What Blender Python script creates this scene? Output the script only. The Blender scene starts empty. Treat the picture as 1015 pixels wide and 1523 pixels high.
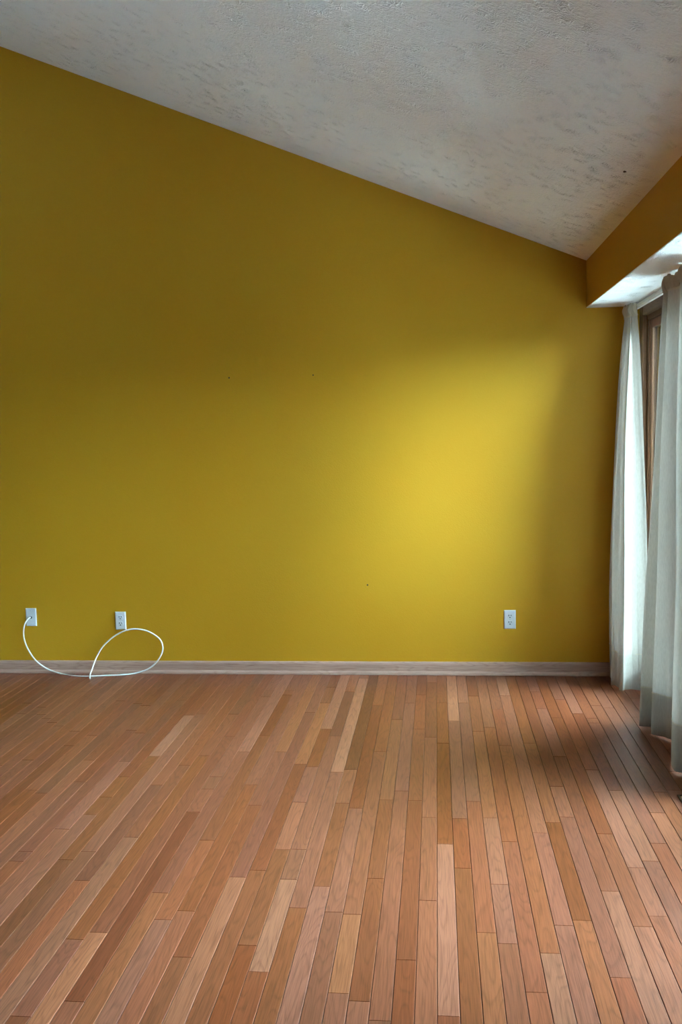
import bpy, bmesh, math, random
from mathutils import Vector, Matrix
random.seed(7)
C = bpy.context.scene.collection
R = math.radians

# ---------------------------------------------------------------- camera
cam_d = bpy.data.cameras.new('camera')
cam = bpy.data.objects.new('camera', cam_d); C.objects.link(cam)
cam_d.sensor_fit = 'VERTICAL'; cam_d.sensor_height = 36.0
cam_d.lens = 36.0 * 1350.0 / 1523.0
cam_d.clip_start = 0.02; cam_d.clip_end = 200
cam.matrix_world = Matrix(((0.99431912, 0.01388422, 0.10553066, 0.00000000),
    (0.10378692, 0.09351825, -0.99019322, 0.00000000),
    (-0.02361710, 0.99552075, 0.09154598, 1.46000000),
    (0.00000000, 0.00000000, 0.00000000, 1.00000000)))
bpy.context.scene.camera = cam

# ---------------------------------------------------------------- sky (bright overcast) and exposure
world = bpy.data.worlds.new('overcast_sky'); bpy.context.scene.world = world
world.use_nodes = True
wn, wl = world.node_tree.nodes, world.node_tree.links
wn.clear()
wo = wn.new('ShaderNodeOutputWorld'); bg = wn.new('ShaderNodeBackground')
tc = wn.new('ShaderNodeTexCoord'); sp = wn.new('ShaderNodeSeparateXYZ'); rp = wn.new('ShaderNodeValToRGB')
rp.color_ramp.elements[0].position = 0.45; rp.color_ramp.elements[0].color = (0.40, 0.60, 0.72, 1)
rp.color_ramp.elements[1].position = 0.80; rp.color_ramp.elements[1].color = (0.55, 0.82, 1.0, 1)
ma = wn.new('ShaderNodeMath'); ma.operation = 'MULTIPLY_ADD'; ma.inputs[1].default_value = 0.5; ma.inputs[2].default_value = 0.5
wl.new(tc.outputs['Generated'], sp.inputs[0]); wl.new(sp.outputs['Z'], ma.inputs[0]); wl.new(ma.outputs[0], rp.inputs[0])
wl.new(rp.outputs[0], bg.inputs['Color']); bg.inputs['Strength'].default_value = 24.0
wl.new(bg.outputs[0], wo.inputs[0])
vs = bpy.context.scene.view_settings
vs.view_transform = 'Standard'; vs.look = 'None'; vs.gamma = 1.0; vs.use_curve_mapping = False
vs.exposure = 2.12

# ---------------------------------------------------------------- room numbers (metres)
WALL_Y = 5.285          # face of the yellow end wall
WALL_X = 1.16           # face of the window wall
LEFT_X, REAR_Y = -5.2, -3.6
SOF_X, SOF_Z = 0.847, 2.10
RIDGE_X = -2.62
SLOPE = 0.408
def ceil_z(x):
    return 2.36 + SLOPE * (SOF_X - x) if x >= RIDGE_X else 2.36 + SLOPE * (SOF_X - RIDGE_X) - SLOPE * (RIDGE_X - x)
DOOR_Y0, DOOR_Y1, DOOR_Z = 1.95, 5.20, 2.05

# ---------------------------------------------------------------- material helpers
def mat(name):
    m = bpy.data.materials.new(name); m.use_nodes = True
    nt = m.node_tree; nt.nodes.clear()
    out = nt.nodes.new('ShaderNodeOutputMaterial')
    return m, nt, out
class NT:
    def __init__(s, nt): s.nt = nt
    def n(s, t, **kw):
        o = s.nt.nodes.new(t)
        for k, v in kw.items():
            if k in o.bl_rna.properties.keys(): setattr(o, k, v)
            else: o.inputs[k].default_value = v
        return o
    def l(s, a, b): s.nt.links.new(a, b)
    def math(s, op, a, b=None, c=None, clamp=False):
        o = s.nt.nodes.new('ShaderNodeMath'); o.operation = op; o.use_clamp = clamp
        for i, v in enumerate((a, b, c)):
            if v is None: continue
            if isinstance(v, (int, float)): o.inputs[i].default_value = v
            else: s.l(v, o.inputs[i])
        return o.outputs[0]
    def mix(s, fac, a, b, blend='MIX'):
        o = s.nt.nodes.new('ShaderNodeMix'); o.data_type = 'RGBA'; o.blend_type = blend
        for i, v in ((0, fac), (6, a), (7, b)):
            if isinstance(v, (int, float)): o.inputs[i].default_value = v
            elif isinstance(v, tuple): o.inputs[i].default_value = v if len(v) == 4 else v + (1,)
            else: s.l(v, o.inputs[i])
        return o.outputs[2]
    def ramp(s, fac, stops):
        o = s.nt.nodes.new('ShaderNodeValToRGB'); e = o.color_ramp.elements
        while len(e) < len(stops): e.new(0.5)
        for i, (p, c) in enumerate(stops):
            e[i].position = p; e[i].color = (c, c, c, 1) if isinstance(c, (int, float)) else c + (1,)
        s.l(fac, o.inputs[0]); return o.outputs[0]
    def bump(s, h, dist, strength=1.0):
        o = s.n('ShaderNodeBump'); o.inputs['Distance'].default_value = dist; o.inputs['Strength'].default_value = strength
        s.l(h, o.inputs['Height']); return o.outputs[0]
def principled(name, col, rough=0.5, spec=0.5, metal=0.0, coat=0.0):
    m, nt, out = mat(name); q = NT(nt)
    b = q.n('ShaderNodeBsdfPrincipled')
    b.inputs['Base Color'].default_value = col + (1,); b.inputs['Roughness'].default_value = rough
    b.inputs['Specular IOR Level'].default_value = spec; b.inputs['Metallic'].default_value = metal
    q.l(b.outputs[0], out.inputs[0])
    return m, q, b

# plain ones with a little procedural unevenness
def plastic(name, col, rough=0.35):
    m, q, b = principled(name, col, rough)
    t = q.n('ShaderNodeTexCoord'); nz = q.n('ShaderNodeTexNoise', Scale=60.0, Detail=2.0); q.l(t.outputs['Object'], nz.inputs['Vector'])
    q.l(q.mix(q.math('MULTIPLY', nz.outputs[0], 0.12), col, tuple(c * 0.7 for c in col)), b.inputs['Base Color'])
    return m
M_plate = plastic('plate_white', (0.66, 0.66, 0.67), 0.3)
M_face = plastic('receptacle_white', (0.62, 0.63, 0.64), 0.28)
M_hole = plastic('dark_slot', (0.012, 0.012, 0.012), 0.6)
M_cable = plastic('cable_white', (0.80, 0.79, 0.74), 0.35)
M_metal, _q, _b = principled('screw_metal', (0.62, 0.62, 0.60), 0.35, metal=0.9)
M_copper, _q, _b = principled('copper', (0.75, 0.36, 0.20), 0.35, metal=0.9)
M_rail = plastic('rail_white', (0.80, 0.78, 0.74), 0.35)
M_vent = plastic('vent_brown', (0.34, 0.19, 0.09), 0.45)
M_ventdark = plastic('vent_dark', (0.05, 0.022, 0.012), 0.6)
M_mark = plastic('nail_mark', (0.05, 0.035, 0.015), 0.8)

# painted wall
def wall_paint(name, col, col2):
    m, q, b = principled(name, col, 0.6, 0.25)
    t = q.n('ShaderNodeTexCoord')
    n1 = q.n('ShaderNodeTexNoise', Scale=1.6, Detail=3.0); q.l(t.outputs['Object'], n1.inputs['Vector'])
    n2 = q.n('ShaderNodeTexNoise', Scale=170.0, Detail=3.0); q.l(t.outputs['Object'], n2.inputs['Vector'])
    q.l(q.mix(q.ramp(n1.outputs[0], [(0.35, 0.0), (0.65, 1.0)]), col, col2), b.inputs['Base Color'])
    q.l(q.bump(n2.outputs[0], 0.0012, 0.5), b.inputs['Normal'])
    return m
M_wall = wall_paint('mustard_paint', (0.52, 0.250, 0.010), (0.51, 0.258, 0.012))
M_wall_plain = wall_paint('bounce_cut_dark', (0.10, 0.105, 0.115), (0.09, 0.095, 0.105))  # for the unseen left and rear walls, made dark to cut bounced light

# ceiling: brushed-stroke plaster relief
def ceiling_mat():
    m, q, b = principled('textured_plaster', (0.90, 0.868, 0.835), 0.85, 0.2)
    t = q.n('ShaderNodeTexCoord')
    wob = q.n('ShaderNodeTexNoise', Scale=20.0, Detail=3.0); q.l(t.outputs['Object'], wob.inputs['Vector'])
    total = None
    for k, (sc, off) in enumerate(((9.0, 0.0), (11.5, 3.7))):
        mp = q.n('ShaderNodeMapping'); mp.inputs['Location'].default_value = (off, off * 1.7, 0); mp.inputs['Scale'].default_value = (1.0, 1.0, 0.0)
        q.l(t.outputs['Object'], mp.inputs[0])
        vo = q.n('ShaderNodeTexVoronoi', Scale=sc); vo.inputs['Randomness'].default_value = 1.0
        q.l(mp.outputs[0], vo.inputs['Vector'])
        sub = q.n('ShaderNodeVectorMath'); sub.operation = 'SUBTRACT'
        q.l(mp.outputs[0], sub.inputs[0]); q.l(vo.outputs['Position'], sub.inputs[1])
        sc_ = q.n('ShaderNodeSeparateColor'); q.l(vo.outputs['Color'], sc_.inputs[0])
        rot = q.n('ShaderNodeVectorRotate'); rot.rotation_type = 'Z_AXIS'
        q.l(sub.outputs[0], rot.inputs['Vector']); q.l(q.math('MULTIPLY', sc_.outputs[0], 2.6), rot.inputs['Angle'])
        s = q.n('ShaderNodeSeparateXYZ'); q.l(rot.outputs[0], s.inputs[0])
        ph = q.math('ADD', q.math('MULTIPLY', s.outputs['X'], 430.0), q.math('MULTIPLY', wob.outputs[0], 60.0))
        rip = q.math('POWER', q.math('MULTIPLY_ADD', q.math('SINE', ph), 0.5, 0.5), 2.0)
        my = q.math('SUBTRACT', 1.0, q.math('MULTIPLY', q.math('ABSOLUTE', s.outputs['Y']), 38.0), clamp=True)
        mx = q.math('SUBTRACT', 1.0, q.math('MULTIPLY', q.math('ABSOLUTE', s.outputs['X']), 15.0), clamp=True)
        msk = q.math('MULTIPLY', q.math('MULTIPLY', my, mx), q.ramp(sc_.outputs[1], [(0.35, 0.05), (0.85, 1.0)]))
        v = q.math('MULTIPLY', rip, msk)
        total = v if total is None else q.math('MAXIMUM', total, v)
    fine = q.n('ShaderNodeTexNoise', Scale=85.0, Detail=4.0); fine.inputs['Roughness'].default_value = 0.65
    q.l(t.outputs['Object'], fine.inputs['Vector'])
    patch = q.n('ShaderNodeTexNoise', Scale=5.0, Detail=3.0); q.l(t.outputs['Object'], patch.inputs['Vector'])
    h = q.math('ADD', q.math('MULTIPLY', total, 0.92), q.math('MULTIPLY', fine.outputs[0], q.ramp(patch.outputs[0], [(0.3, 0.40), (0.7, 1.0)])))
    q.l(q.bump(h, 0.011, 1.0), b.inputs['Normal'])
    return m
M_ceil = ceiling_mat()

# oak: planks (tone from the object's own colour), baseboard, window frame
def oak(name, base, dark, axis='Y', rough=0.36, tone=True, grain=1.0, spec=0.25):
    m, q, b = principled(name, base, rough, spec)
    t = q.n('ShaderNodeTexCoord'); oi = q.n('ShaderNodeObjectInfo')
    off = q.n('ShaderNodeCombineXYZ')
    q.l(q.math('MULTIPLY', oi.outputs['Random'], 37.0), off.inputs[0]); q.l(q.math('MULTIPLY', oi.outputs['Random'], 91.0), off.inputs[1])
    q.l(q.math('MULTIPLY', oi.outputs['Random'], 53.0), off.inputs[2])
    ad = q.n('ShaderNodeVectorMath'); ad.operation = 'ADD'
    q.l(t.outputs['Object'], ad.inputs[0]); q.l(off.outputs[0], ad.inputs[1])
    def sc(a, l):
        mp = q.n('ShaderNodeMapping')
        v = {'X': (l, a, a), 'Y': (a, l, a), 'Z': (a, a, l)}[axis]
        mp.inputs['Scale'].default_value = v; q.l(ad.outputs[0], mp.inputs[0]); return mp.outputs[0]
    n1 = q.n('ShaderNodeTexNoise', Scale=1.0, Detail=1.5); q.l(sc(13.0, 1.5), n1.inputs['Vector'])
    rings = q.math('FRACT', q.math('MULTIPLY', n1.outputs[0], 17.0))
    rl = q.ramp(rings, [(0.0, 0.85), (0.22, 0.15), (0.8, 0.0), (1.0, 0.95)])
    n2 = q.n('ShaderNodeTexNoise', Scale=1.0, Detail=3.0); q.l(sc(330.0, 9.0), n2.inputs['Vector'])
    st = q.ramp(n2.outputs[0], [(0.42, 0.0), (0.72, 1.0)])
    n3 = q.n('ShaderNodeTexNoise', Scale=1.0, Detail=2.0); q.l(sc(10.0, 2.2), n3.inputs['Vector'])
    g = q.math('MULTIPLY', q.math('ADD', q.math('MULTIPLY', rl, 0.42), q.math('MULTIPLY', st, 0.6)), grain, clamp=True)
    col = q.mix(g, base, dark)
    col = q.mix(q.ramp(n3.outputs[0], [(0.3, 0.0), (0.75, 0.35)]), col, tuple(c * k for c, k in zip(base, (0.70, 0.70, 0.74))))
    if tone:
        se = q.n('ShaderNodeSeparateColor'); q.l(oi.outputs['Color'], se.inputs[0])
        hs = q.n('ShaderNodeHueSaturation'); q.l(col, hs.inputs['Color'])
        q.l(q.math('MULTIPLY_ADD', se.outputs[0], 1.0, 0.5), hs.inputs['Value'])
        q.l(q.math('MULTIPLY_ADD', se.outputs[1], 0.5, 0.75), hs.inputs['Saturation'])
        q.l(q.math('MULTIPLY_ADD', se.outputs[2], 0.012, 0.494), hs.inputs['Hue'])
        col = hs.outputs[0]
    q.l(col, b.inputs['Base Color'])
    q.l(q.bump(q.math('MULTIPLY', st, -1.0), 0.0003, 0.35), b.inputs['Normal'])
    q.l(q.math('MULTIPLY_ADD', n3.outputs[0], 0.12, rough - 0.06), b.inputs['Roughness'])
    return m
M_plank = oak('oak_plank', (0.238, 0.074, 0.0345), (0.092, 0.0245, 0.010))
M_base = oak('baseboard_oak', (0.47, 0.285, 0.215), (0.25, 0.13, 0.09), axis='X', rough=0.4, tone=False)
M_frame = oak('window_frame_wood', (0.17, 0.080, 0.040), (0.07, 0.030, 0.016), axis='Z', rough=0.35, tone=False)
M_frame_y = oak('window_head_wood', (0.20, 0.105, 0.055), (0.09, 0.042, 0.022), axis='Y', rough=0.4, tone=False)
M_sash = oak('sash_wood', (0.20, 0.095, 0.05), (0.09, 0.04, 0.02), axis='Z', rough=0.35, tone=False)
M_sub = plastic('subfloor', (0.06, 0.030, 0.018), 0.8)
M_bounce = oak('pale_bounce_ground', (0.50, 0.50, 0.49), (0.42, 0.42, 0.41), rough=0.7, tone=False)  # added ground outside, pale so it throws daylight up into the room

# window glass: lets daylight straight through, mirrors at grazing angles
def glass_mat():
    m, nt, out = mat('window_glass'); q = NT(nt)
    tr = q.n('ShaderNodeBsdfTransparent'); tr.inputs[0].default_value = (0.95, 0.97, 0.97, 1)
    gl = q.n('ShaderNodeBsdfGlossy'); gl.inputs['Roughness'].default_value = 0.02
    fr = q.n('ShaderNodeFresnel'); fr.inputs[0].default_value = 1.45
    mx = q.n('ShaderNodeMixShader'); q.l(fr.outputs[0], mx.inputs[0]); q.l(tr.outputs[0], mx.inputs[1]); q.l(gl.outputs[0], mx.inputs[2])
    q.l(mx.outputs[0], out.inputs[0]); return m
M_glass = glass_mat()

# sheer woven curtain
def sheer_mat(name, col, see, trans):
    m, nt, out = mat(name); q = NT(nt)
    t = q.n('ShaderNodeTexCoord')
    mp = q.n('ShaderNodeMapping'); mp.inputs['Scale'].default_value = (60, 60, 14); q.l(t.outputs['Object'], mp.inputs[0])
    nz = q.n('ShaderNodeTexNoise', Scale=3.0, Detail=4.0); q.l(mp.outputs[0], nz.inputs['Vector'])
    c = q.mix(q.ramp(nz.outputs[0], [(0.3, 0.0), (0.7, 0.5)]), col, tuple(x * 0.86 for x in col))
    df = q.n('ShaderNodeBsdfDiffuse'); tl = q.n('ShaderNodeBsdfTranslucent'); tr = q.n('ShaderNodeBsdfTransparent')
    q.l(c, df.inputs[0]); q.l(c, tl.inputs[0])
    bn = q.bump(nz.outputs[0], 0.001, 0.4); q.l(bn, df.inputs['Normal'])
    a = q.n('ShaderNodeMixShader'); a.inputs[0].default_value = trans; q.l(df.outputs[0], a.inputs[1]); q.l(tl.outputs[0], a.inputs[2])
    bmx = q.n('ShaderNodeMixShader'); q.l(q.math('MULTIPLY_ADD', nz.outputs[0], 0.16, see - 0.08), bmx.inputs[0]); q.l(a.outputs[0], bmx.inputs[1]); q.l(tr.outputs[0], bmx.inputs[2])
    q.l(bmx.outputs[0], out.inputs[0]); return m
M_sheer = sheer_mat('sheer_white', (0.46, 0.40, 0.335), 0.015, 0.08)
M_hem = sheer_mat('sheer_hem', (0.43, 0.375, 0.31), 0.008, 0.03)
M_head = sheer_mat('sheer_header', (0.50, 0.42, 0.31), 0.005, 0.03)

# ---------------------------------------------------------------- mesh helpers
def link(name, bm, m, parent=None, smooth=False, loc=None):
    me = bpy.data.meshes.new(name)
    bmesh.ops.recalc_face_normals(bm, faces=bm.faces[:])
    bm.to_mesh(me); bm.free()
    o = bpy.data.objects.new(name, me); C.objects.link(o)
    if m: me.materials.append(m)
    if smooth:
        for p in me.polygons: p.use_smooth = True
    if parent: o.parent = parent
    if loc: o.location = loc
    return o
def box(bm, x0, x1, y0, y1, z0, z1, bevel=0.0, seg=1):
    vs = [bm.verts.new((x, y, z)) for z in (z0, z1) for y in (y0, y1) for x in (x0, x1)]
    f = [(0, 1, 3, 2), (4, 6, 7, 5), (0, 4, 5, 1), (2, 3, 7, 6), (0, 2, 6, 4), (1, 5, 7, 3)]
    fs = [bm.faces.new([vs[i] for i in q]) for q in f]
    if bevel:
        es = list({e for q in fs for e in q.edges})
        bmesh.ops.bevel(bm, geom=es, offset=bevel, segments=seg, affect='EDGES', profile=0.5)
def bx(*a, **k):
    bm = bmesh.new(); box(bm, *a, **k); return bm
def prism(pts, axis, a0, a1):
    """closed outline pts extruded along an axis: 'y' takes (x,z), 'x' takes (y,z), 'z' takes (x,y)"""
    bm = bmesh.new()
    mk = {'y': lambda p, a: (p[0], a, p[1]), 'x': lambda p, a: (a, p[0], p[1]), 'z': lambda p, a: (p[0], p[1], a)}[axis]
    A = [bm.verts.new(mk(p, a0)) for p in pts]; B = [bm.verts.new(mk(p, a1)) for p in pts]
    bm.faces.new(A); bm.faces.new(B[::-1])
    for i in range(len(pts)):
        j = (i + 1) % len(pts); bm.faces.new((A[i], B[i], B[j], A[j]))
    return bm
def cyl(bm, c, r, depth, axis='y', n=20, r2=None):
    rot = {'y': Matrix.Rotation(R(90), 4, 'X'), 'z': Matrix.Identity(4), 'x': Matrix.Rotation(R(90), 4, 'Y')}[axis]
    bmesh.ops.create_cone(bm, cap_ends=True, segments=n, radius1=r, radius2=r if r2 is None else r2, depth=depth, matrix=Matrix.Translation(c) @ rot)
def catmull(P, t):
    n = len(P) - 1; t = max(0.0, min(0.99999, t)) * n; i = int(t); f = t - i
    p0, p1, p2, p3 = P[max(i - 1, 0)], P[i], P[i + 1], P[min(i + 2, n)]
    return tuple(0.5 * (2 * b + (c - a) * f + (2 * a - 5 * b + 4 * c - d) * f * f + (3 * b - a - 3 * c + d) * f ** 3) for a, b, c, d in zip(p0, p1, p2, p3))
def tube(pts, r, n=10, samples=160):
    bm = bmesh.new(); S = [Vector(catmull(pts, i / (samples - 1))) for i in range(samples)]
    rings = []; up = Vector((0.0, 1.0, 0.0))
    for i, p in enumerate(S):
        d = (S[min(i + 1, samples - 1)] - S[max(i - 1, 0)]).normalized()
        a = d.cross(up)
        if a.length < 1e-3: a = d.cross(Vector((1, 0, 0)))
        a.normalize(); b = d.cross(a).normalized(); up = -b if b.dot(up) < 0 else b
        rings.append([bm.verts.new(p + (a * math.cos(k * 2 * math.pi / n) + b * math.sin(k * 2 * math.pi / n)) * r) for k in range(n)])
    for A, B in zip(rings, rings[1:]):
        for k in range(n): bm.faces.new((A[k], A[(k + 1) % n], B[(k + 1) % n], B[k]))
    bm.faces.new(rings[0][::-1]); bm.faces.new(rings[-1]); return bm
def structure(o): o['kind'] = 'structure'; return o
def empty(name, loc): 
    o = bpy.data.objects.new(name, None); C.objects.link(o); o.location = loc; o.empty_display_size = 0.05; return o
def tag(o, label, cat, group=None):
    o['label'] = label; o['category'] = cat
    if group: o['group'] = group
    return o

# ---------------------------------------------------------------- room shell
TH = 0.14
outline = [(LEFT_X - TH, -0.06), (WALL_X + TH, -0.06), (WALL_X + TH, ceil_z(SOF_X) - SLOPE * (WALL_X + TH - SOF_X)), (RIDGE_X, ceil_z(RIDGE_X)), (LEFT_X - TH, ceil_z(LEFT_X - TH))]
wall_back = structure(link('wall_back', prism(outline, 'y', WALL_Y, WALL_Y + TH), M_wall))
for x, z, r in ((-1.2056, 1.772, 0.0050), (-0.7074, 1.773, 0.0042), (-0.4158, 0.5365, 0.0050)):
    bm = bmesh.new(); cyl(bm, (x, WALL_Y - 0.0006, z), r, 0.0012, n=10)
    link('nail_hole', bm, M_mark, wall_back)
structure(link('wall_rear', prism(outline, 'y', REAR_Y - TH, REAR_Y), M_wall_plain))
structure(link('wall_left', bx(LEFT_X - TH, LEFT_X, REAR_Y, WALL_Y, -0.06, ceil_z(LEFT_X)), M_wall_plain))
bm = bmesh.new()
ztop = ceil_z(SOF_X) - SLOPE * (WALL_X - SOF_X)
box(bm, WALL_X, WALL_X + TH, REAR_Y, DOOR_Y0, -0.06, ztop)
box(bm, WALL_X, WALL_X + TH, DOOR_Y1, WALL_Y, -0.06, ztop)
box(bm, WALL_X, WALL_X + TH, DOOR_Y0, DOOR_Y1, DOOR_Z, ztop)
structure(link('wall_right', bm, M_wall))
# the ceiling: two slopes meeting at a ridge
CT = 0.12
bm = prism([(WALL_X + TH, ceil_z(SOF_X) - SLOPE * (WALL_X + TH - SOF_X)), (RIDGE_X, ceil_z(RIDGE_X)), (LEFT_X - TH, ceil_z(LEFT_X - TH)),
            (LEFT_X - TH, ceil_z(LEFT_X - TH) + CT), (RIDGE_X, ceil_z(RIDGE_X) + CT), (WALL_X + TH, ceil_z(SOF_X) - SLOPE * (WALL_X + TH - SOF_X) + CT)], 'y', REAR_Y - TH, WALL_Y + TH)
ceiling = structure(link('ceiling', bm, M_ceil))
bm = bmesh.new(); cyl(bm, (0.728, 3.6525, 2.4086 - 0.001), 0.006, 0.004, axis='z', n=10)
link('ceiling_speck', bm, M_mark, ceiling)
link('ridge_beam', bx(RIDGE_X - 0.06, RIDGE_X + 0.085, REAR_Y, WALL_Y, ceil_z(RIDGE_X) - 0.16, ceil_z(RIDGE_X) + 0.02), M_frame_y, ceiling)
# the boxed soffit over the window: yellow face, white textured underside
soffit = structure(link('wall_soffit', prism([(SOF_X, SOF_Z + 0.004), (WALL_X, SOF_Z + 0.004), (WALL_X, ztop), (SOF_X, ceil_z(SOF_X) + 0.01)], 'y', REAR_Y, WALL_Y), M_wall))
o = link('soffit_underside', bx(SOF_X, WALL_X, REAR_Y, WALL_Y, SOF_Z, SOF_Z + 0.004), M_ceil, soffit)
o['label'] = 'white textured underside'

# ---------------------------------------------------------------- floor: strip-oak planks, each its own piece
floor = structure(link('floor', bx(LEFT_X, WALL_X, REAR_Y, WALL_Y, -0.06, -0.016), M_sub))
PW, PX0 = 0.0567, -0.0177
JOINTS = {
    -40: [(4.656, None, -1)],
    -29: [(3.453, -1.0, -0.4)],
    -26: [(2.946, -0.6, -0.1), (2.873, -1.6, 0)],
    -25: [(4.734, None, -0.8)],
    -24: [(3.64, -0.5, -0.6), (3.426, 0.1, -0.6), (3.258, -0.6, 0.2)],
    -22: [(2.957, 0.1, -0.7)],
    -21: [(3.558, 0.2, -1.2), (2.756, -1.0, 0.6)],
    -20: [(3.783, 0.1, -1.1), (3.076, 0.1, 0.3)],
    -19: [(4.502, -0.9, 0.1), (2.417, -0.2, -0.2), (2.069, -0.3, -0.8)],
    -18: [(2.457, -0.5, 1.6)],
    -17: [(4.934, 0.8, -0.6), (4.81, 0.2, 0.5), (3.659, -0.2, -1.0), (3.525, 0.1, -0.5), (3.302, 0.1, -0.9), (2.137, -1.6, -0.1)],
    -16: [(3.959, 1.1, -0.2), (2.693, -0.6, 0.4)],
    -15: [(4.924, 0, 0.1), (4.844, 0.1, -0.8), (4.182, -0.7, 0.1), (3.067, -1.0, 0.4), (2.538, 0.9, 0.4)],
    -14: [(3.578, 0.3, 0.5), (2.59, -0.6, 0.5)],
    -13: [(3.966, 1.2, -0.1)],
    -12: [(4.542, 0.3, 0), (2.808, -0.7, 1.2)],
    -11: [(5.002, -0.6, 0.2), (4.705, -0.2, 1.6), (2.858, -0.6, -0.2)],
    -10: [(4.287, 1.6, -0.2), (3.791, -0.2, 0.6), (3.414, 0, 0.9), (3.012, 1.4, -0.4), (2.419, -0.6, -0.5)],
    -9: [(4.916, 1.4, -0.9), (3.015, 0.3, 0.1), (2.803, -0.3, 1.0), (2.296, 1.6, -0.1)],
    -8: [(5.189, 0.2, 2.0), (3.733, 2.0, 0.4)],
    -7: [(3.765, -1.3, 0.6), (3.413, 0.5, -0.6), (3.411, 0.9, -0.5), (2.764, -0.2, 0.8)],
    -6: [(4.675, 0.9, 0.3), (3.368, -1.5, 0.3), (2.612, 0.4, -0.5)],
    -5: [(3.988, 0.3, 0.5), (2.603, -0.5, 1.1), (2.218, 1.1, 0.1)],
    -4: [(4.442, -0.2, 0.5), (3.453, 0.7, -0.7), (2.825, -0.4, -0.6)],
    -3: [(4.715, 0, 0.2), (3.544, 0.3, 0.5), (2.116, -0.5, -0.9)],
    -2: [(4.865, -0.9, 0.2), (4.302, 0.3, -0.3), (3.452, 0.1, -1.2), (2.377, 0.1, -0.4)],
    -1: [(5.11, 0.9, -0.4), (4.187, -0.6, 0.8), (3.3, 0.7, 0.1)],
    0: [(4.728, 0.1, -0.3), (4.108, 0.4, -0.6), (3.084, -0.5, 1.4)],
    1: [(4.43, 1.9, -0.4), (3.294, 0.8, -0.5), (2.911, 0.2, -0.5)],
    2: [(4.728, 1.1, -0.2), (3.455, 0.1, 0.3)],
    3: [(4.854, -0.8, 0.2), (4.278, -0.1, 0.8), (3.307, 0.8, 0.5), (2.81, 0.9, -0.3), (2.475, 0.8, -0.2)],
    4: [(3.115, 0.3, -0.4), (2.256, 0.4, 0.2)],
    5: [(4.62, -0.1, 0.2), (4.086, 0, 0.4), (2.435, 0.3, 0.6)],
    6: [(4.864, 1.5, 0.1), (3.189, 1.3, 0.3), (2.58, 0.3, 0)],
    7: [(4.123, -0.1, 0.2)],
    8: [(3.619, -0.7, 0.5), (3.329, 0, -0.4), (2.334, -0.5, 0.2)],
    9: [(4.941, 0.2, -0.1), (4.641, -0.3, 0.4), (3.956, 0.5, -0.9), (2.788, -0.2, 0.6)],
    10: [(3.194, -0.4, -0.3)],
    11: [(4.799, -0.2, 0.1), (2.946, 0.9, 0), (2.648, 0.8, -0.1)],
    12: [(4.563, 0.4, -1.1), (3.589, -0.6, 0.6)],
    13: [(4.493, -0.4, 0), (4.422, 0.3, -0.6), (3.129, 0.4, 0.2)],
    14: [(3.383, -0.2, 1.0)],
    16: [(3.602, -0.2, 0.4)],
    18: [(4.827, -0.7, 0.6)],
}
def in_view(r, y0, y1):
    x0 = PX0 + r * PW; x1 = x0 + PW
    if y1 < 1.95: return False
    # left edge of the frame crosses the floor from (-2.69, 5.25) to (-1.10, 2.03)
    ym = max(y0, 1.95)
    xl = lambda y: -1.065 - (y - 1.95) * 0.4938
    if x1 < xl(y1) - 0.02: return False
    xr = lambda y: 0.545 + (y - 1.95) * 0.262
    return x0 < xr(y1) + 0.02
def tone_mult(t): return max(0.55, 1.0 + 0.20 * t + (0.03 * t * t if t > 0 else 0.0))
def plank_bm(bm, x0, x1, y0, y1, dz):
    g = 0.00045; b = 0.0016
    x0 += g; x1 -= g; y0 += g * 0.7; y1 -= g * 0.7
    lo = [bm.verts.new(p) for p in ((x0, y0, -0.014), (x1, y0, -0.014), (x1, y1, -0.014), (x0, y1, -0.014))]
    md = [bm.verts.new(p) for p in ((x0, y0, dz - b), (x1, y0, dz - b), (x1, y1, dz - b), (x0, y1, dz - b))]
    e = b * 0.5
    tp = [bm.verts.new(p) for p in ((x0 + b, y0 + e, dz), (x1 - b, y0 + e, dz), (x1 - b, y1 - e, dz), (x0 + b, y1 - e, dz))]
    for A, B in ((lo, md), (md, tp)):
        for i in range(4): bm.faces.new((A[i], A[(i + 1) % 4], B[(i + 1) % 4], B[i]))
    bm.faces.new(tp); bm.faces.new(lo[::-1])
field = bmesh.new(); nplank = 0
r0 = math.floor((LEFT_X - PX0) / PW); r1 = math.ceil((WALL_X - PX0) / PW)
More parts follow.
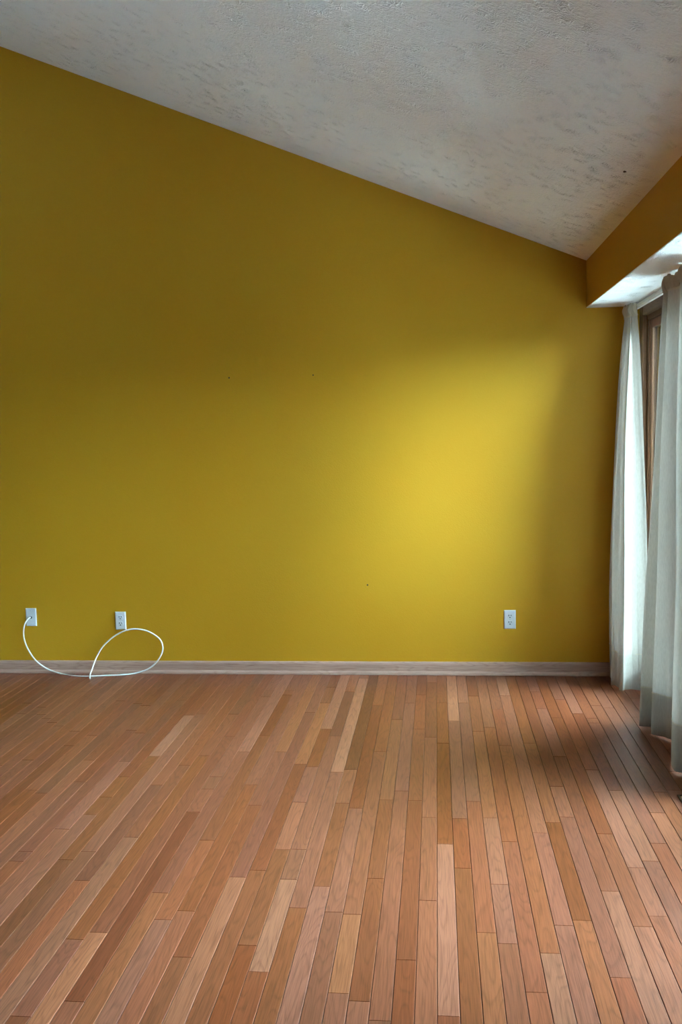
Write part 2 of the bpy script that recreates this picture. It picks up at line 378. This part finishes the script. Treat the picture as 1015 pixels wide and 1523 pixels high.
for r in range(r0, r1):
    xa, xb = max(PX0 + r * PW, LEFT_X + 0.001), min(PX0 + (r + 1) * PW, WALL_X - 0.001)
    if xb - xa < 0.006: continue
    rnd = random.Random(r * 131 + 5)
    cuts = sorted(JOINTS.get(r, []), reverse=True)
    ends = [(WALL_Y - 0.006, None, None)]
    for c in cuts:
        if ends[-1][0] - c[0] > 0.07: ends.append(c)
    ends.append((REAR_Y + 0.004, None, None))
    for (ya, _, near), (yb, far, _) in zip(ends, ends[1:]):
        known = [t for t in (near, far) if t is not None]
        base_t = sum(known) / len(known) if known else rnd.gauss(0, 0.5)
        segs = [ya]
        lim = 1.75 if known else 1.15
        while segs[-1] - yb > lim: segs.append(segs[-1] - rnd.uniform(0.55, 1.15))
        if len(segs) > 1 and segs[-1] - yb < 0.25: segs.pop()
        segs.append(yb)
        k = len(segs) - 1
        for i in range(k):
            y1, y0 = segs[i], segs[i + 1]
            t = base_t
            if k > 1: t = near if (i == 0 and near is not None) else far if (i == k - 1 and far is not None) else rnd.gauss(0, 0.5)
            dz = rnd.uniform(-0.0006, 0.0)
            hue, sat = rnd.uniform(0.25, 0.75), rnd.uniform(0.40, 0.60)
            if in_view(r, y0, y1) and nplank < 299:
                bm = bmesh.new(); cx, cy = (xa + xb) / 2, (y0 + y1) / 2
                plank_bm(bm, xa - cx, xb - cx, y0 - cy, y1 - cy, dz)
                o = link('plank', bm, M_plank, floor, loc=(cx, cy, 0)); nplank += 1
                o.color = (tone_mult(t) - 0.5, min(1, sat - 0.05 * t), min(1, hue + 0.25 * max(t, 0)), 1)
            else:
                plank_bm(field, xa, xb, y0, y1, dz)
print('planks', nplank)
o = link('planks', field, M_plank, floor); o['kind'] = 'stuff'; o.color = (0.5, 0.5, 0.5, 1)

# ---------------------------------------------------------------- baseboard with shoe moulding
def profile_x(pts, x0, x1):      # outline of (depth from wall, z) swept along x
    return prism([(WALL_Y - d, z) for d, z in pts], 'x', x0, x1)
bb = structure(link('baseboard_back', profile_x([(0, 0.0), (0.011, 0.0), (0.011, 0.060), (0.009, 0.068), (0.005, 0.074), (0, 0.076)], LEFT_X, WALL_X), M_base))
o = link('shoe_moulding', profile_x([(0.0111, 0.0005), (0.027, 0.0005), (0.027, 0.007), (0.0245, 0.013), (0.019, 0.018), (0.0111, 0.0205)], LEFT_X, WALL_X), M_base, bb)
structure(link('baseboard_right', bx(WALL_X - 0.011, WALL_X, REAR_Y, DOOR_Y0 - 0.09, 0.0, 0.076, bevel=0.003), M_base))
structure(link('baseboard_left', bx(LEFT_X, LEFT_X + 0.011, REAR_Y, WALL_Y - 0.03, 0.0, 0.076, bevel=0.003), M_base))

# ---------------------------------------------------------------- window wall: tall wooden patio windows with glass
win = structure(empty('window_1', (WALL_X, (DOOR_Y0 + DOOR_Y1) / 2, 0)))
def wpart(name, bm, m, parent=None):
    o = link(name, bm, m); p = parent or win; o.parent = p
    w = Vector((0, 0, 0)); q = p
    while q: w += q.location; q = q.parent
    o.data.transform(Matrix.Translation(-w)); return o
cx0, cx1 = WALL_X - 0.028, WALL_X - 0.0005
wpart('casing', bx(cx0, cx1, DOOR_Y1 - 0.012, DOOR_Y1 + 0.068, 0.001, DOOR_Z + 0.048, bevel=0.006, seg=2), M_frame)
wpart('casing', bx(cx0, cx1, DOOR_Y0 - 0.068, DOOR_Y0 + 0.012, 0.001, DOOR_Z + 0.048, bevel=0.006, seg=2), M_frame)
wpart('head_casing', bx(cx0, cx1, DOOR_Y0 + 0.013, DOOR_Y1 - 0.013, DOOR_Z - 0.014, DOOR_Z + 0.048, bevel=0.006, seg=2), M_frame_y)
wpart('jamb', bx(WALL_X + 0.001, WALL_X + 0.055, DOOR_Y1 - 0.040, DOOR_Y1 - 0.001, 0.03, DOOR_Z - 0.041, bevel=0.003), M_frame)
wpart('outer_jamb', bx(WALL_X + 0.0555, WALL_X + 0.135, DOOR_Y1 - 0.040, DOOR_Y1 - 0.001, 0.03, DOOR_Z - 0.041, bevel=0.003), M_rail)
wpart('jamb', bx(WALL_X + 0.001, WALL_X + 0.055, DOOR_Y0 + 0.001, DOOR_Y0 + 0.040, 0.03, DOOR_Z - 0.041, bevel=0.003), M_frame)
wpart('outer_jamb', bx(WALL_X + 0.0555, WALL_X + 0.135, DOOR_Y0 + 0.001, DOOR_Y0 + 0.040, 0.03, DOOR_Z - 0.041, bevel=0.003), M_rail)
wpart('head_jamb', bx(WALL_X + 0.001, WALL_X + 0.135, DOOR_Y0 + 0.001, DOOR_Y1 - 0.001, DOOR_Z - 0.040, DOOR_Z - 0.001, bevel=0.003), M_frame_y)
wpart('sill', bx(WALL_X + 0.001, WALL_X + 0.135, DOOR_Y0 + 0.001, DOOR_Y1 - 0.001, -0.03, 0.029, bevel=0.003), M_frame_y)
ya, yb = DOOR_Y0 + 0.042, DOOR_Y1 - 0.042
NP = 3
for k in range(NP):
    a = ya + (yb - ya) * k / NP + 0.002; b = ya + (yb - ya) * (k + 1) / NP - 0.002
    xx = WALL_X + 0.006
    st = 0.048
    s = wpart('sash', bx(xx, xx + 0.045, a, a + st, 0.032, DOOR_Z - 0.043, bevel=0.004), M_sash)
    wpart('stile', bx(xx, xx + 0.045, b - st, b, 0.032, DOOR_Z - 0.043, bevel=0.004), M_sash, s)
    wpart('top_rail', bx(xx, xx + 0.045, a + st, b - st, DOOR_Z - 0.088, DOOR_Z - 0.043, bevel=0.004), M_sash, s)
    wpart('bottom_rail', bx(xx, xx + 0.045, a + st, b - st, 0.032, 0.16, bevel=0.004), M_sash, s)
    wpart('pane', bx(xx + 0.006, xx + 0.012, a + st, b - st, 0.16, DOOR_Z - 0.088), M_glass, s)
# unseen patio added outside, kept pale to bounce daylight onto the ceiling
patio = structure(link('bounce_patio', bx(WALL_X + 0.15, WALL_X + 14, -10, 16, -0.2, -0.12), M_bounce))

# clipped greenery added out of view to block low sky and dim the room
M_sky_blocker = plastic('sky_blocker_green', (0.045, 0.075, 0.035), 0.8)
bm = bmesh.new(); rh = random.Random(3)
HX, HT = 5.6, 2.1
prof = [(0.0, -0.12), (-0.05, 0.6), (0.0, 1.3), (0.08, HT - 0.25), (0.35, HT), (0.85, HT - 0.05), (1.1, HT - 0.4), (1.15, 0.8), (1.1, -0.12)]
cols = []
for i in range(101):
    y = -8 + i * 0.22
    cols.append([bm.verts.new((HX + px + rh.uniform(-0.09, 0.09), y + rh.uniform(-0.06, 0.06), pz + (rh.uniform(-0.09, 0.09) if pz > 0 else 0))) for px, pz in prof])
for A, B in zip(cols, cols[1:]):
    for k in range(len(prof) - 1): bm.faces.new((A[k], A[k + 1], B[k + 1], B[k]))
structure(link('sky_blocker_hedge', bm, M_sky_blocker))

# ---------------------------------------------------------------- curtain track
tr = tag(empty('curtain_track', (1.095, 3.5, 2.08)), 'white curtain track under the soffit above the window', 'curtain track')
def tpart(name, bm, m, p=None):
    o = link(name, bm, m); o.parent = p or tr; o.data.transform(Matrix.Translation(-tr.location)); return o
bm = prism([(1.088, 2.068), (1.102, 2.068), (1.102, 2.091), (1.088, 2.091), (1.088, 2.087), (1.091, 2.083), (1.091, 2.076), (1.088, 2.072)], 'y', 1.8, 5.22)
tpart('rail', bm, M_rail)
for y in (2.0, 2.9, 3.8, 4.75): tpart('bracket', bx(1.090, 1.101, y - 0.015, y + 0.015, 2.0915, 2.0995, bevel=0.001), M_rail)

# ---------------------------------------------------------------- sheer curtains
HEM = 0.205
def curtain(label, top, bot, zt, nu, pucker, flare):
    base = empty('curtain', (sum(p[0] for p in bot) / len(bot), sum(p[1] for p in bot) / len(bot), 0.0))
    tag(base, label, 'curtain', None)
    def P(u, z, off=0.0):
        s = z / zt; g = 1.0 - max(0.0, s) ** flare
        T, B = catmull(top, u), catmull(bot, u)
        x = T[0] + (B[0] - T[0]) * g; y = T[1] + (B[1] - T[1]) * g
        x += 0.004 * math.sin(u * 61 + z * 2.1) * (1 - s) + 0.003 * math.sin(z * 5 + u * 17)
        return x - off, y
    def sheet(name, z0, z1, nz, m, off=0.0, parent=None, extra=None, wav=0.0):
        bm = bmesh.new(); G = []
        for j in range(nz + 1):
            row = []
            for i in range(nu + 1):
                u = i / nu; f = j / nz; z = z0 + (z1 - z0) * f
                x, y = P(u, min(z, zt), off)
                if extra:
                    dx, dz = extra(u, f); x += dx; z += dz
                if wav and j == 0: z += wav * (0.5 + 0.5 * math.sin(u * 19))
                row.append(bm.verts.new((x - base.location.x, y - base.location.y, z)))
            G.append(row)
        for j in range(nz):
            for i in range(nu): bm.faces.new((G[j][i], G[j][i + 1], G[j + 1][i + 1], G[j + 1][i]))
        return link(name, bm, m, parent or base, smooth=True)
    sheet('panel', HEM, zt - 0.058, 46, M_sheer)
    h = sheet('hem', 0.006, HEM, 10, M_hem, wav=0.006)
    sheet('stitching', HEM - 0.002, HEM + 0.003, 1, M_head, off=0.0025, parent=h)
    def gather(u, f):
        a = math.sin(f * math.pi)
        ph = u * pucker * 2 * math.pi
        return -0.012 * a * (0.5 + 0.8 * math.sin(ph)) - 0.004 * math.sin(ph * 2.3), 0.006 * math.sin(ph) * f
    hd = sheet('header', zt - 0.060, zt + 0.002, 10, M_head, extra=gather)
    sheet('header_tape', zt - 0.066, zt - 0.058, 2, M_head, off=0.004, parent=hd)
    return base
top1 = [(1.078, 5.225), (1.046, 5.205), (1.060, 5.175), (1.036, 5.150), (1.048, 5.120), (1.045, 5.080), (1.055, 5.085), (1.064, 5.075), (1.070, 5.060)]
bot1 = [(1.100, 5.250), (0.967, 5.222), (1.010, 5.110), (0.947, 5.050), (0.971, 5.020), (0.983, 4.945), (1.028, 4.957), (1.074, 4.958), (1.116, 4.950)]
curtain('sheer white curtain in the far corner beside the yellow wall', top1, bot1, 2.085, 130, 9, 2.5)
top2 = [(1.050, 4.200), (1.006, 4.180), (1.035, 4.165), (1.008, 4.140), (1.030, 4.080), (1.040, 4.030), (1.030, 3.980), (0.998, 3.900), (1.040, 3.860), (1.005, 3.800), (1.040, 3.750), (1.010, 3.690)]
bot2 = [(1.070, 4.430), (0.945, 4.349), (1.040, 4.330), (0.986, 4.254), (1.035, 4.185), (1.058, 4.120), (1.030, 4.030), (0.968, 3.790), (1.065, 3.745), (0.980, 3.660), (1.065, 3.580), (1.000, 3.500)]
curtain('pale sheer curtain bunched at the right edge of the photo, nearer the camera', top2, bot2, 2.085, 200, 11, 1.2)

# ---------------------------------------------------------------- wall plates
def plate(kind, x, z, label, group=None):
    root = empty(kind, (x, WALL_Y, z)); tag(root, label, 'outlet', group)
    w, h, d = 0.0675, 0.1110, 0.0062
    bm = bmesh.new()
    a = [bm.verts.new((sx * w / 2, 0, sz * h / 2)) for sx, sz in ((-1, -1), (1, -1), (1, 1), (-1, 1))]
    b_ = [bm.verts.new((sx * (w / 2), -d * 0.45, sz * (h / 2))) for sx, sz in ((-1, -1), (1, -1), (1, 1), (-1, 1))]
    c = [bm.verts.new((sx * (w / 2 - 0.005), -d, sz * (h / 2 - 0.005))) for sx, sz in ((-1, -1), (1, -1), (1, 1), (-1, 1))]
    for A, B in ((a, b_), (b_, c)):
        for i in range(4): bm.faces.new((A[i], A[(i + 1) % 4], B[(i + 1) % 4], B[i]))
    bm.faces.new(c); bm.faces.new(a[::-1])
    link('cover_plate', bm, M_plate, root)
    return root, d
def screw(root, z, d):
    bm = bmesh.new(); cyl(bm, (0, -d - 0.0007, z), 0.0034, 0.0014, n=14)
    s = link('screw', bm, M_metal, root)
    link('screw_slot', bx(-0.0027, 0.0027, -d - 0.0017, -d - 0.0012, z - 0.0004, z + 0.0004), M_hole, s)
def duplex(x, z, label):
    root, d = plate('wall_outlet', x, z, label)
    for zc in (0.0195, -0.0195):
        pts = []
        for k in range(32):
            a = 2 * math.pi * k / 32; px, pz = 0.0172 * math.cos(a), 0.0172 * math.sin(a)
            pts.append((px, zc + max(-0.0138, min(0.0138, pz))))
        rc = link('receptacle', prism(pts, 'y', -d - 0.0022, -d + 0.001), M_face, root)
        y0, y1 = -d - 0.0026, -d - 0.0018
        link('slot', bx(-0.0086, -0.0046, y0, y1, zc + 0.0006, zc + 0.0094), M_hole, rc)
        link('slot', bx(0.0047, 0.0083, y0, y1, zc + 0.0014, zc + 0.0088), M_hole, rc)
        bm = bmesh.new(); cyl(bm, (0, (y0 + y1) / 2, zc - 0.0068), 0.0035, 0.0008, n=14)
        link('ground_hole', bm, M_hole, rc)
    screw(root, 0.0, d)
    return root
duplex(0.4125, 0.329, 'bright white duplex outlet alone on the wall near the curtains')
duplex(-1.9315, 0.325, 'white duplex outlet above the loop of the white cable')
root, d = plate('cable_plate', -2.500, 0.3475, 'white wall plate with a dark hole that the white cable comes out of')
root['category'] = 'wall plate'
bm = bmesh.new(); cyl(bm, (0, -d - 0.0012, -0.001), 0.0078, 0.0024, n=20); g = link('grommet', bm, M_hole, root)
screw(root, 0.042, d); screw(root, -0.042, d)

# ---------------------------------------------------------------- the loose white cable
CAB = [(-2.5013, 5.2810, 0.3473), (-2.5078, 5.2620, 0.3429), (-2.5196, 5.2430, 0.3219), (-2.5336, 5.2430, 0.2800), (-2.5340, 5.2430, 0.2212), (-2.5120, 5.2430, 0.1540), (-2.4644, 5.2430, 0.0826), (-2.3898, 5.2430, 0.0302), (-2.2928, 5.2430, -0.0001), (-2.1835, 5.1856, 0.0055), (-2.0986, 5.1842, 0.0055), (-1.9998, 5.2010, 0.0055), (-1.9017, 5.2208, 0.0055), (-1.8249, 5.2430, 0.0119), (-1.7522, 5.2430, 0.0393), (-1.6950, 5.2413, 0.0898), (-1.6625, 5.2397, 0.1525), (-1.6680, 5.2380, 0.2067), (-1.6994, 5.2363, 0.2421), (-1.7518, 5.2347, 0.2714), (-1.8092, 5.2330, 0.2837), (-1.8632, 5.2313, 0.2804), (-1.9223, 5.2297, 0.2601), (-1.9780, 5.2280, 0.2253), (-2.0348, 5.2263, 0.1716), (-2.0732, 5.2247, 0.1096), (-2.0920, 5.2000, 0.0494), (-2.0995, 5.1769, 0.0150), (-2.0848, 5.1360, 0.0050)]
cb = tag(link('coaxial_cable', tube(CAB, 0.0042, 10, 260), M_cable, smooth=True), 'thin white cable hanging from the left wall plate and looping over the baseboard', 'cable')
e0, e1 = Vector(catmull(CAB, 0.9925)), Vector(catmull(CAB, 1.0)); dv = (e1 - e0).normalized()
o = link('copper_tip', tube([tuple(e1 - dv * 0.002), tuple(e1 + dv * 0.008), tuple(e1 + dv * 0.018)], 0.0022, 8, 4), M_copper, cb)
o['label'] = 'bare copper end'

# ---------------------------------------------------------------- floor register at the right edge
vr = tag(empty('floor_vent', (0.968, 3.395, 0.0)), 'brown slatted floor vent set in the planks near the curtain', 'floor vent')
bm = bmesh.new()
for a in ((-0.052, -0.043, -0.150, 0.150), (0.043, 0.052, -0.150, 0.150)): box(bm, a[0], a[1], a[2], a[3], 0.0, 0.006, bevel=0.0015)
for a in ((-0.0428, 0.0428, -0.150, -0.139), (-0.0428, 0.0428, 0.139, 0.150)): box(bm, a[0], a[1], a[2], a[3], 0.0, 0.006, bevel=0.0015)
link('vent_frame', bm, M_ventdark, vr)
link('vent_well', bx(-0.0425, 0.0425, -0.1385, 0.1385, 0.0, 0.0008), M_hole, vr)
for k in range(12):
    y = -0.127 + k * 0.0231
    link('slat', bx(-0.0425, 0.0425, y - 0.0075, y + 0.0075, 0.0009, 0.0052, bevel=0.001), M_vent, vr)
